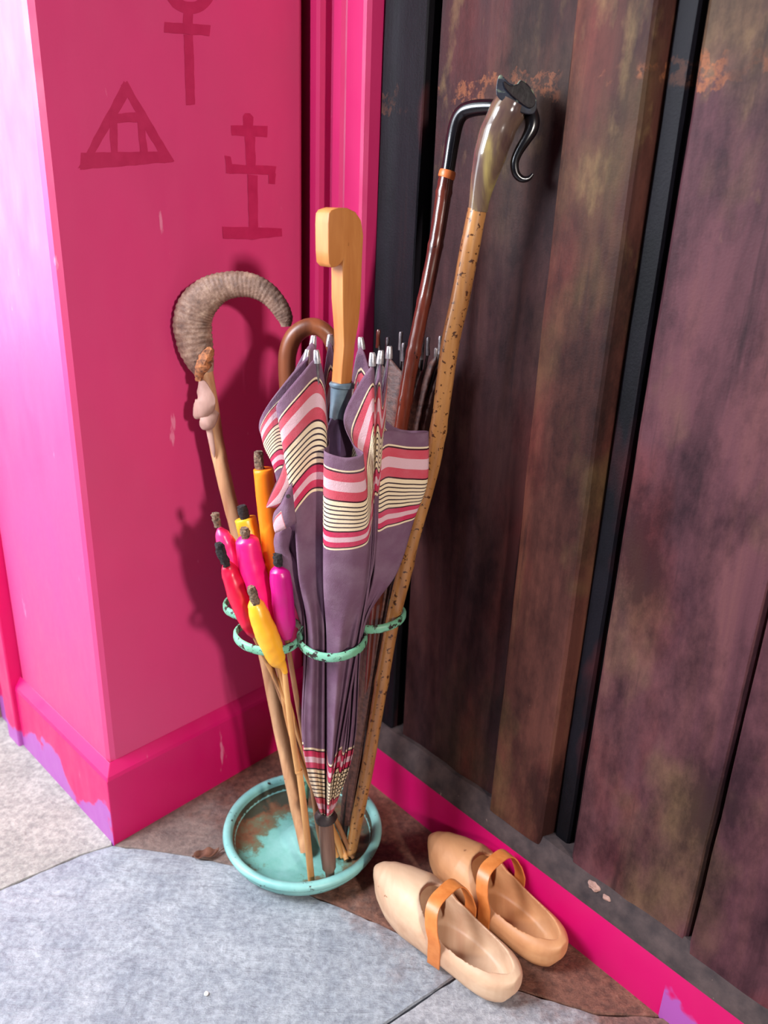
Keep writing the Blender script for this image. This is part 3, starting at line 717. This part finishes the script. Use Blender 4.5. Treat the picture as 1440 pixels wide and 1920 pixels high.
pxtube('bark_knot', [(404, 770, HY(790)-.014, 8), (394, 784, HY(790)-.020, 14), (386, 796, HY(790)-.022, 14), (380, 802, HY(790)-.02, 6)], 'bark', rc, 5, 14, fn=lambda i, k, a: 1+.25*pnoise(Vector((i*.3, cos(a)*1.3, 5+sin(a)*1.3))), squash=.7)
pxtube('bark_strip', [(391, 798, HY(800)-.016, 6), (395, 820, HY(820)-.016, 6), (400, 845, HY(840)-.015, 4), (402, 858, HY(850)-.014, 1)], 'bark', rc, 4, 10, squash=.5)

# ------------------------------------------------------------------ brown crook cane behind the umbrella
cc = thing('brown_crook_cane', 'plain brown bent-wood crook cane half hidden behind the striped umbrella', 'walking stick', at(600, 1560, 1.06))
ck = [(545, 770, 15), (540, 730, 16), (538, 690, 16.5), (540, 660, 17), (550, 633, 17), (568, 617, 16.5), (588, 612, 16), (606, 619, 15.5), (620, 636, 15), (628, 662, 14), (632, 700, 13), (634, 780, 12)]
pxtube('crook', [(x, y, 1.10, r) for x, y, r in ck], 'crookwood', cc, 6, 18)
pxtube('shaft', seat([(634, 776, 1.10, 12), (636, 900, 1.095, 11), (636, 1100, 1.085, 10), (624, 1300, 1.07, 10), (606, 1552, 1.03, 9)], .02), 'crookwood', cc, 4, 14)

# ------------------------------------------------------------------ dark brown crinkled parasol
bp = thing('brown_parasol', 'dark brown crinkled parasol folded behind the red-brown cane', 'umbrella', at(652, 1560, 1.07))
PYY = 1.088
nC, nR = 112, 90; vs = []; fs = []
for i in range(nR+1):
    v = i/nR; py = 668+(1548-668)*v; cx = 772+(646-772)*v**.9; hw = 56-48*v**.62
    Yc = PYY-.092*v
    for j in range(nC):
        a = 2*pi*j/nC; pl = 1+.16*cos(8*a)*(1-.3*v)+.02*sin(i*2.4+3*sin(a*4))*(1 if v < .5 else .3)+.05*pnoise(Vector((cos(a)*3, sin(a)*3, v*8)))
        hemdip = (14*cos(8*a+pi)+14)*max(0, 1-v*9)
        p = at(cx+hw*pl*cos(a), py+hemdip, Yc); d_ = hw*pl*sin(a)*.00042-hw*pl*cos(a)*.00078
        vs.append(at(cx+hw*pl*cos(a), py+hemdip, Yc+d_))
for i in range(nR):
    for j in range(nC): a, b = i*nC+j, i*nC+(j+1) % nC; fs.append((a, b, b+nC, a+nC))
o = obj('canopy', vs, fs, 'parasol', bp, True); s_ = o.modifiers.new('thickness', 'SOLIDIFY'); s_.thickness = .0007
for x, y, dY in ((710, 618, -.0), (727, 632, .03), (752, 622, .035), (757, 643, -.03), (803, 632, -.032), (826, 630, -.012), (790, 640, .03), (818, 652, .028)):
    dY = dY*.65-(x-772)*.00078
    r = pxtube('rib', [(x, y+26, PYY+dY, 2.6), ((x+748)/2, 800, PYY+dY*.5-.014, 2.2), (722, 1000, PYY-.036, 2)], 'iron', bp, 1, 8)
    pxtube('rib_tip', [(x, y, PYY+dY, 3), (x, y+3, PYY+dY, 4.2), (x-1, y+14, PYY+dY, 3.4), (x-1, y+34, PYY+dY, 4.6)], 'redwood' if x == 710 else 'rib', r, 1, 10)
pxtube('shaft', [(772, 700, PYY, 5), (704, 1120, PYY-.050, 5), (648, 1540, PYY-.091, 6), (643, 1592, PYY-.097, 5)], 'iron', bp, 1, 10)

# ------------------------------------------------------------------ garden torches
GR = 'wax garden torches in the front left ring'
def torch(label, W, wickpts, waxmat, wickmat, stick, stickmat, lump=.03, base=None, top='round'):
    b = at(stick[-1][0], stick[-1][1], stick[-1][2]); t = thing('wax_torch', label, 'torch', b, GR)
    Q = catmull(W, 6); pts = [at(q[0], q[1], q[2]) for q in Q]; rad = [pxr(p, q[3]) for p, q in zip(pts, Q)]
    # rounded top
    d = (pts[0]-pts[1]).normalized(); r = rad[0]
    if top == 'round': cap = [(.55, .32), (.42, .60), (.25, .80), (.10, .93)]
    elif top == 'flat': cap = [(.10, .70), (.08, .86), (.04, .96)]
    else: cap = [(.9, .30), (.7, .50), (.4, .74), (.15, .90)]
    pts = [pts[0]+d*r*h for h, _ in cap]+pts; rad = [r*q for _, q in cap]+rad
    sd = W[0][0]*.37
    fn = lambda i, k, a: 1+lump*2*pnoise(Vector((i*.33+sd, cos(a)*1.1, sin(a)*1.1)))+lump*.8*pnoise(Vector((i*.9, cos(a)*3, sin(a)*3+sd)))
    tube('wax', pts, rad, waxmat, t, 24, fn, sharp=None)
    wk = pxtube('wick', wickpts, wickmat, t, 3, 12, fn=lambda i, k, a: 1+.5*pnoise(Vector((i*1.3+sd, cos(a)*3, sin(a)*3))))
    pxtube('stick', seat(stick), stickmat, t, 3, 10, fn=lambda i, k, a: 1)
    return t
wx = {n: wax('%s_wax' % n, a, b) for n, a, b in (('orange', (250, 120, 16), (255, 138, 30)), ('yellow', (246, 168, 34), (252, 182, 50)), ('pink', (232, 16, 106), (240, 34, 120)), ('lightpink', (228, 34, 104), (238, 60, 122)), ('crimson', (196, 14, 54), (212, 22, 64)), ('magenta', (182, 12, 112), (194, 22, 122)))}
torch('orange garden torch, the longest and furthest right at the back, slanted flat top', [(494, 880, .975, 19), (500, 940, .972, 19), (507, 1000, .966, 19), (514, 1060, .960, 19), (520, 1130, .955, 18), (522, 1180, .95, 10)],
      [(484, 846, .970, 8), (485, 856, .970, 9), (488, 880, .973, 8)], wx['orange'], 'charbrown', [(520, 1170, .953, 5), (530, 1300, .955, 5), (560, 1420, .965, 5), (632, 1570, .985, 5), (650, 1612, .985, 5)], 'bamboo', .012, top='flat')
torch('pale yellow garden torch behind the bright pink ones, black wick, flat top', [(460, 972, 1.0, 20), (470, 1010, .995, 20.5), (483, 1060, .988, 19.5), (496, 1120, .978, 17), (506, 1165, .972, 10)],
      [(453, 948, .991, 8), (455, 956, .991, 10), (458, 970, .993, 9)], wx['yellow'], 'char', [(505, 1170, .962, 5), (520, 1250, .965, 5), (562, 1386, .975, 5), (600, 1490, .985, 5), (634, 1590, .99, 5)], 'bamboodark', .02, top='flat')
torch('pink garden torch with a bent melted top, leftmost at the back', [(416, 1000, .972, 13), (424, 1018, .972, 17), (438, 1050, .971, 17.5), (452, 1085, .969, 16.5), (464, 1125, .964, 13), (472, 1155, .958, 8)],
      [(404, 962, .965, 7), (405, 972, .965, 8), (409, 986, .967, 7)], wx['lightpink'], 'charbrown', [(474, 1160, .951, 5), (496, 1215, .95, 5), (516, 1275, .955, 5), (536, 1328, .962, 5), (585, 1440, .975, 5), (640, 1560, .985, 5), (662, 1608, .985, 4)], 'bamboodark', .06, top='point')
torch('bright hot pink garden torch in the middle of the bunch, brown wick', [(463, 1014, .950, 22), (470, 1050, .947, 24), (481, 1090, .944, 24), (493, 1130, .942, 22), (504, 1170, .940, 18), (510, 1196, .938, 10)],
      [(458, 990, .944, 8), (459, 998, .944, 9.5), (461, 1010, .945, 7)], wx['pink'], 'charbrown', [(508, 1190, .939, 5), (522, 1250, .945, 5), (562, 1386, .962, 5), (605, 1500, .975, 5), (642, 1606, .98, 5)], 'bamboo', .03)
torch('magenta purple garden torch, rightmost beside the mauve cloth, black wick', [(525, 1070, .922, 19), (527, 1090, .921, 21), (531, 1130, .920, 20.5), (535, 1170, .918, 19), (538, 1196, .918, 10)],
      [(520, 1038, .918, 8), (521, 1048, .918, 9.5), (522, 1060, .918, 8)], wx['magenta'], 'char', [(538, 1190, .918, 5), (543, 1230, .923, 5), (560, 1330, .945, 5), (580, 1440, .965, 5), (598, 1560, .975, 5), (610, 1610, .98, 4)], 'bamboodark', .03)
torch('crimson garden torch on the left rim of the ring with a long black wick', [(428, 1062, .940, 13), (435, 1082, .938, 18), (447, 1115, .936, 20), (460, 1150, .934, 18.5), (471, 1178, .932, 14), (478, 1192, .931, 8)],
      [(410, 1018, .928, 6.5), (413, 1030, .929, 9), (420, 1048, .932, 8.5), (425, 1060, .934, 7)], wx['crimson'], 'char', [(476, 1190, .931, 5), (500, 1240, .94, 5), (534, 1310, .955, 5), (566, 1400, .965, 5), (606, 1530, .98, 5), (632, 1606, .985, 4)], 'bamboo', .05, top='point')
torch('small golden yellow garden torch at the very front, dripping through the ring', [(479, 1132, .905, 15), (485, 1150, .904, 19), (497, 1182, .903, 21.5), (507, 1206, .903, 21), (515, 1226, .904, 19), (521, 1238, .905, 16), (530, 1249, .906, 8), (535, 1262, .906, 5)],
      [(470, 1100, .898, 7), (474, 1112, .899, 9), (480, 1132, .901, 8)], wx['yellow'], 'charbrown', [(533, 1255, .906, 5), (544, 1350, .91, 6), (558, 1440, .915, 6.2), (560, 1446, .915, 7), (562, 1452, .915, 6.2), (574, 1550, .915, 6.5), (584, 1652, .917, 6.5)], 'bamboo', .03, top='point')

# ------------------------------------------------------------------ clogs
def interp(tab, u):
    for (a, b), (c, d) in zip(tab, tab[1:]):
        if u <= c:
            t = (u-a)/(c-a) if c > a else 0; t = t*t*(3-2*t)*.5+t*.5
            return b+(d-b)*t
    return tab[-1][1]
HW = [(0, 0.00573), (0.03, 0.01385), (0.1, 0.02722), (0.2, 0.0382), (0.32, 0.04536), (0.45, 0.04489), (0.6, 0.04154), (0.75, 0.03963), (0.86, 0.03725), (0.94, 0.0296), (0.985, 0.01719), (1, 0.00955)]
ZT = [(0, .062), (.04, .072), (.12, .081), (.25, .088), (.34, .092), (.42, .087), (.50, .072), (.62, .060), (.75, .055), (.9, .053), (1, .050)]
ZB = [(0, .050), (.03, .036), (.08, .019), (.16, .007), (.24, .001), (.36, .0), (.5, .004), (.66, .004), (.76, .0), (.9, .0), (.96, .005), (1, .022)]
def loftsolid(us, sec, n=36):
    vs = []; fs = []
    for u in us:
        for k in range(n): vs.append(sec(u, 2*pi*k/n))
    for i in range(len(us)-1):
        for k in range(n): a, b = i*n+k, i*n+(k+1) % n; fs.append((a, b, b+n, a+n))
    fs += [tuple(range(n))[::-1], tuple(range((len(us)-1)*n, len(us)*n))]
    return vs, fs
def clog(name, label, toe, heel, mat, strapdirs):
    L = (heel-toe).length; d = (heel-toe).normalized(); s = V(0, 0, 1).cross(d)   # s: to the right of travel
    root = thing(name, label, 'clog', toe.lerp(heel, .5)*1.0, 'pair of wooden clogs')
    def se(c, e): return abs(c)**e*(1 if c > 0 else -1)
    def outer(u, a):
        w_, t, b = interp(HW, u), interp(ZT, u), interp(ZB, u); x = se(cos(a), .85)*w_
        z = (t+b)/2 + se(sin(a), .62 if (sin(a) < 0 or u > .5) else .95)*(t-b)/2
        return V(u*L, x, z)
    def cav(u, a):
        w_ = max(.004, interp(HW, u)-.0095); uu = u
        t = interp(ZT, u)-.009 if u < .44 else .13; b = .016+.012*max(0, (.25-u)/.25)
        if u < .3: w_ *= min(1, (u/.3)+.25)
        if u > .95: pass
        z = (t+b)/2 + se(sin(a), .7)*(t-b)/2
        return V(u*L, se(cos(a), .8)*w_, z)
    def mk(vs, fs, nm):
        me = bpy.data.meshes.new(nm); me.from_pydata([tuple(v) for v in vs], [], fs)
        bm = bmesh.new(); bm.from_mesh(me); bmesh.ops.recalc_face_normals(bm, faces=bm.faces); bm.to_mesh(me); bm.free()
        o = bpy.data.objects.new(nm, me); COL.objects.link(o); return o
    A = mk(*loftsolid([0, .008, .02, .04, .07, .1, .14, .2, .26, .32, .38, .44, .5, .56, .62, .7, .78, .84, .89, .93, .96, .98, .993, 1], outer), 'a')
    B = mk(*loftsolid([.08, .12, .18, .25, .32, .40, .439], cav), 'b')
    # opening: egg in plan, slightly tapering down
    vs = []; n = 48
    uc, ua = .660, .292
    zs = [.0155, .018, .024, .035, .05, .15]; sc = [.80, .90, .96, .985, 1.0, 1.04]
    fs = []
    for z, q in zip(zs, sc):
        for k in range(n):
            a = 2*pi*k/n; u = uc+ua*cos(a)*q; wv = max(.0, interp(HW, min(.97, max(.4, uc+ua*cos(a))))-.0085)
            e = abs(sin(a))**.75*(1 if sin(a) >= 0 else -1)
            vs.append(V(u*L, wv*e*q, z))
    for i in range(len(zs)-1):
        for k in range(n): a, b = i*n+k, i*n+(k+1) % n; fs.append((a, b, b+n, a+n))
    fs += [tuple(range(n))[::-1], tuple(range((len(zs)-1)*n, len(zs)*n))]
    Cc = mk(vs, fs, 'c')
    for cut in (B, Cc):
        mo = A.modifiers.new('bool', 'BOOLEAN'); mo.operation = 'DIFFERENCE'; mo.object = cut; mo.solver = 'EXACT'
    rm = A.modifiers.new('remesh', 'REMESH'); rm.mode = 'VOXEL'; rm.voxel_size = .0013; rm.use_smooth_shade = True
    sm = A.modifiers.new('smooth', 'SMOOTH'); sm.factor = .5; sm.iterations = 14
    bpy.context.view_layer.update(); bake(A)
    for x in (B, Cc): bpy.data.objects.remove(x)
    def tow(p): return V(toe.x, toe.y, 0)+d*p.x+s*p.y+V(0, 0, p.z)
    base = world_loc(root)
    for v in A.data.vertices: v.co = tow(v.co)-base
    A.name = 'shoe_body'; A.data.name = 'shoe_body'; A.parent = root; A.data.materials.clear(); A.data.materials.append(M[mat])
    for p in A.data.polygons: p.use_smooth = True
    # strap over the instep
    vs = []; fs = []; nn = 40
    for i in range(nn+1):
        a = -radians(28)+(pi+radians(56))*i/nn      # right side -> over -> left side
        ca, sa = cos(a), sin(a)
        lean = .075*(1-max(0, sa))                  # ends lean back to the heel
        for j, du in enumerate((-.0102, -.0097, .0097, .0102)):
            u = .497+lean+du/L
            wv = interp(HW, u)+(.0014 if sa < .5 else .0004)
            x = wv*(abs(ca)**.55)*(1 if ca > 0 else -1) if sa > 0 else (wv*(1-.10*abs(sa)))*(1 if ca > 0 else -1)
            z = .058+(.046*sa if sa > 0 else .098*sa)
            vs.append(tow(V(u*L, x, z)))
    for i in range(nn):
        for j in range(3): a = i*4+j; fs.append((a, a+1, a+5, a+4))
    o = obj('strap', vs, fs, 'leather', root, True); sd_ = o.modifiers.new('t', 'SOLIDIFY'); sd_.thickness = .0022; sd_.offset = 0; bev(o, .0005, 2)
    for sgn in (-1, 1):
        p = tow(V((.55)*L, sgn*(interp(HW, .53)*.96+.002), .034)); q = tow(V((.55)*L, sgn*(interp(HW, .53)*.96-.004), .034))
        tube('nail', [p, q], .0018, 'iron', root, 8)
    return root
clog('wooden_clog', 'pale wooden clog with tan leather strap, the front left one of the pair', V(.009, .922, 0), V(.207, .750, 0), 'clog', None)
clog('wooden_clog', 'darker tan wooden clog with leather strap, standing against the pink skirting', V(.096, .990, 0), V(.280, .805, 0), 'clog2', None)

# ------------------------------------------------------------------ litter on the floor
lf = thing('dry_leaf', 'curled dry brown leaf on the flagstone left of the green saucer', 'leaf', fl(388, 1606))
ld = [(362, 1606, 412, 1598), ]
P = [(362, 1608, 3), (372, 1606, 8), (385, 1604, 10), (398, 1603, 8), (410, 1598, 3)]
vs = []; fs = []
for i, (x, y, h) in enumerate(catmull(P, 4)):
    c = fl(x, y, .004); w_ = pxr(c, h)
    for j in range(5):
        t = (j-2)/2; vs.append(c+V(.2, 1, 0).normalized()*w_*t*1.2+V(0, 0, .006*t*t+.002*sin(i*.9)))
for i in range(len(vs)//5-1):
    for j in range(4): a = i*5+j; fs.append((a, a+1, a+6, a+5))
o = obj('blade', vs, fs, 'dead', lf, True); q_ = o.modifiers.new('t', 'SOLIDIFY'); q_.thickness = .0008
tube('leaf_stalk', [fl(408, 1600, .004), fl(416, 1593, .006), fl(422, 1590, .005)], .0008, 'dead', lf, 6)
def pebble(px, py, r, label):
    bm = bmesh.new(); bmesh.ops.create_icosphere(bm, subdivisions=3, radius=r)
    for v in bm.verts: v.co *= 1+.3*pnoise(v.co*200+Vector((px, 0, 0))); v.co.z = v.co.z*.6
    me = bpy.data.meshes.new('pebble'); bm.to_mesh(me); bm.free(); me.materials.append(M['pebble'])
    o = bpy.data.objects.new('pebble', me); COL.objects.link(o); o.location = fl(px, py)+V(0, 0, r*.5); o['label'] = label; o['category'] = 'pebble'
pebble(387, 1864, .0034, 'tiny white stone chip on the grey flagstone near the bottom edge')
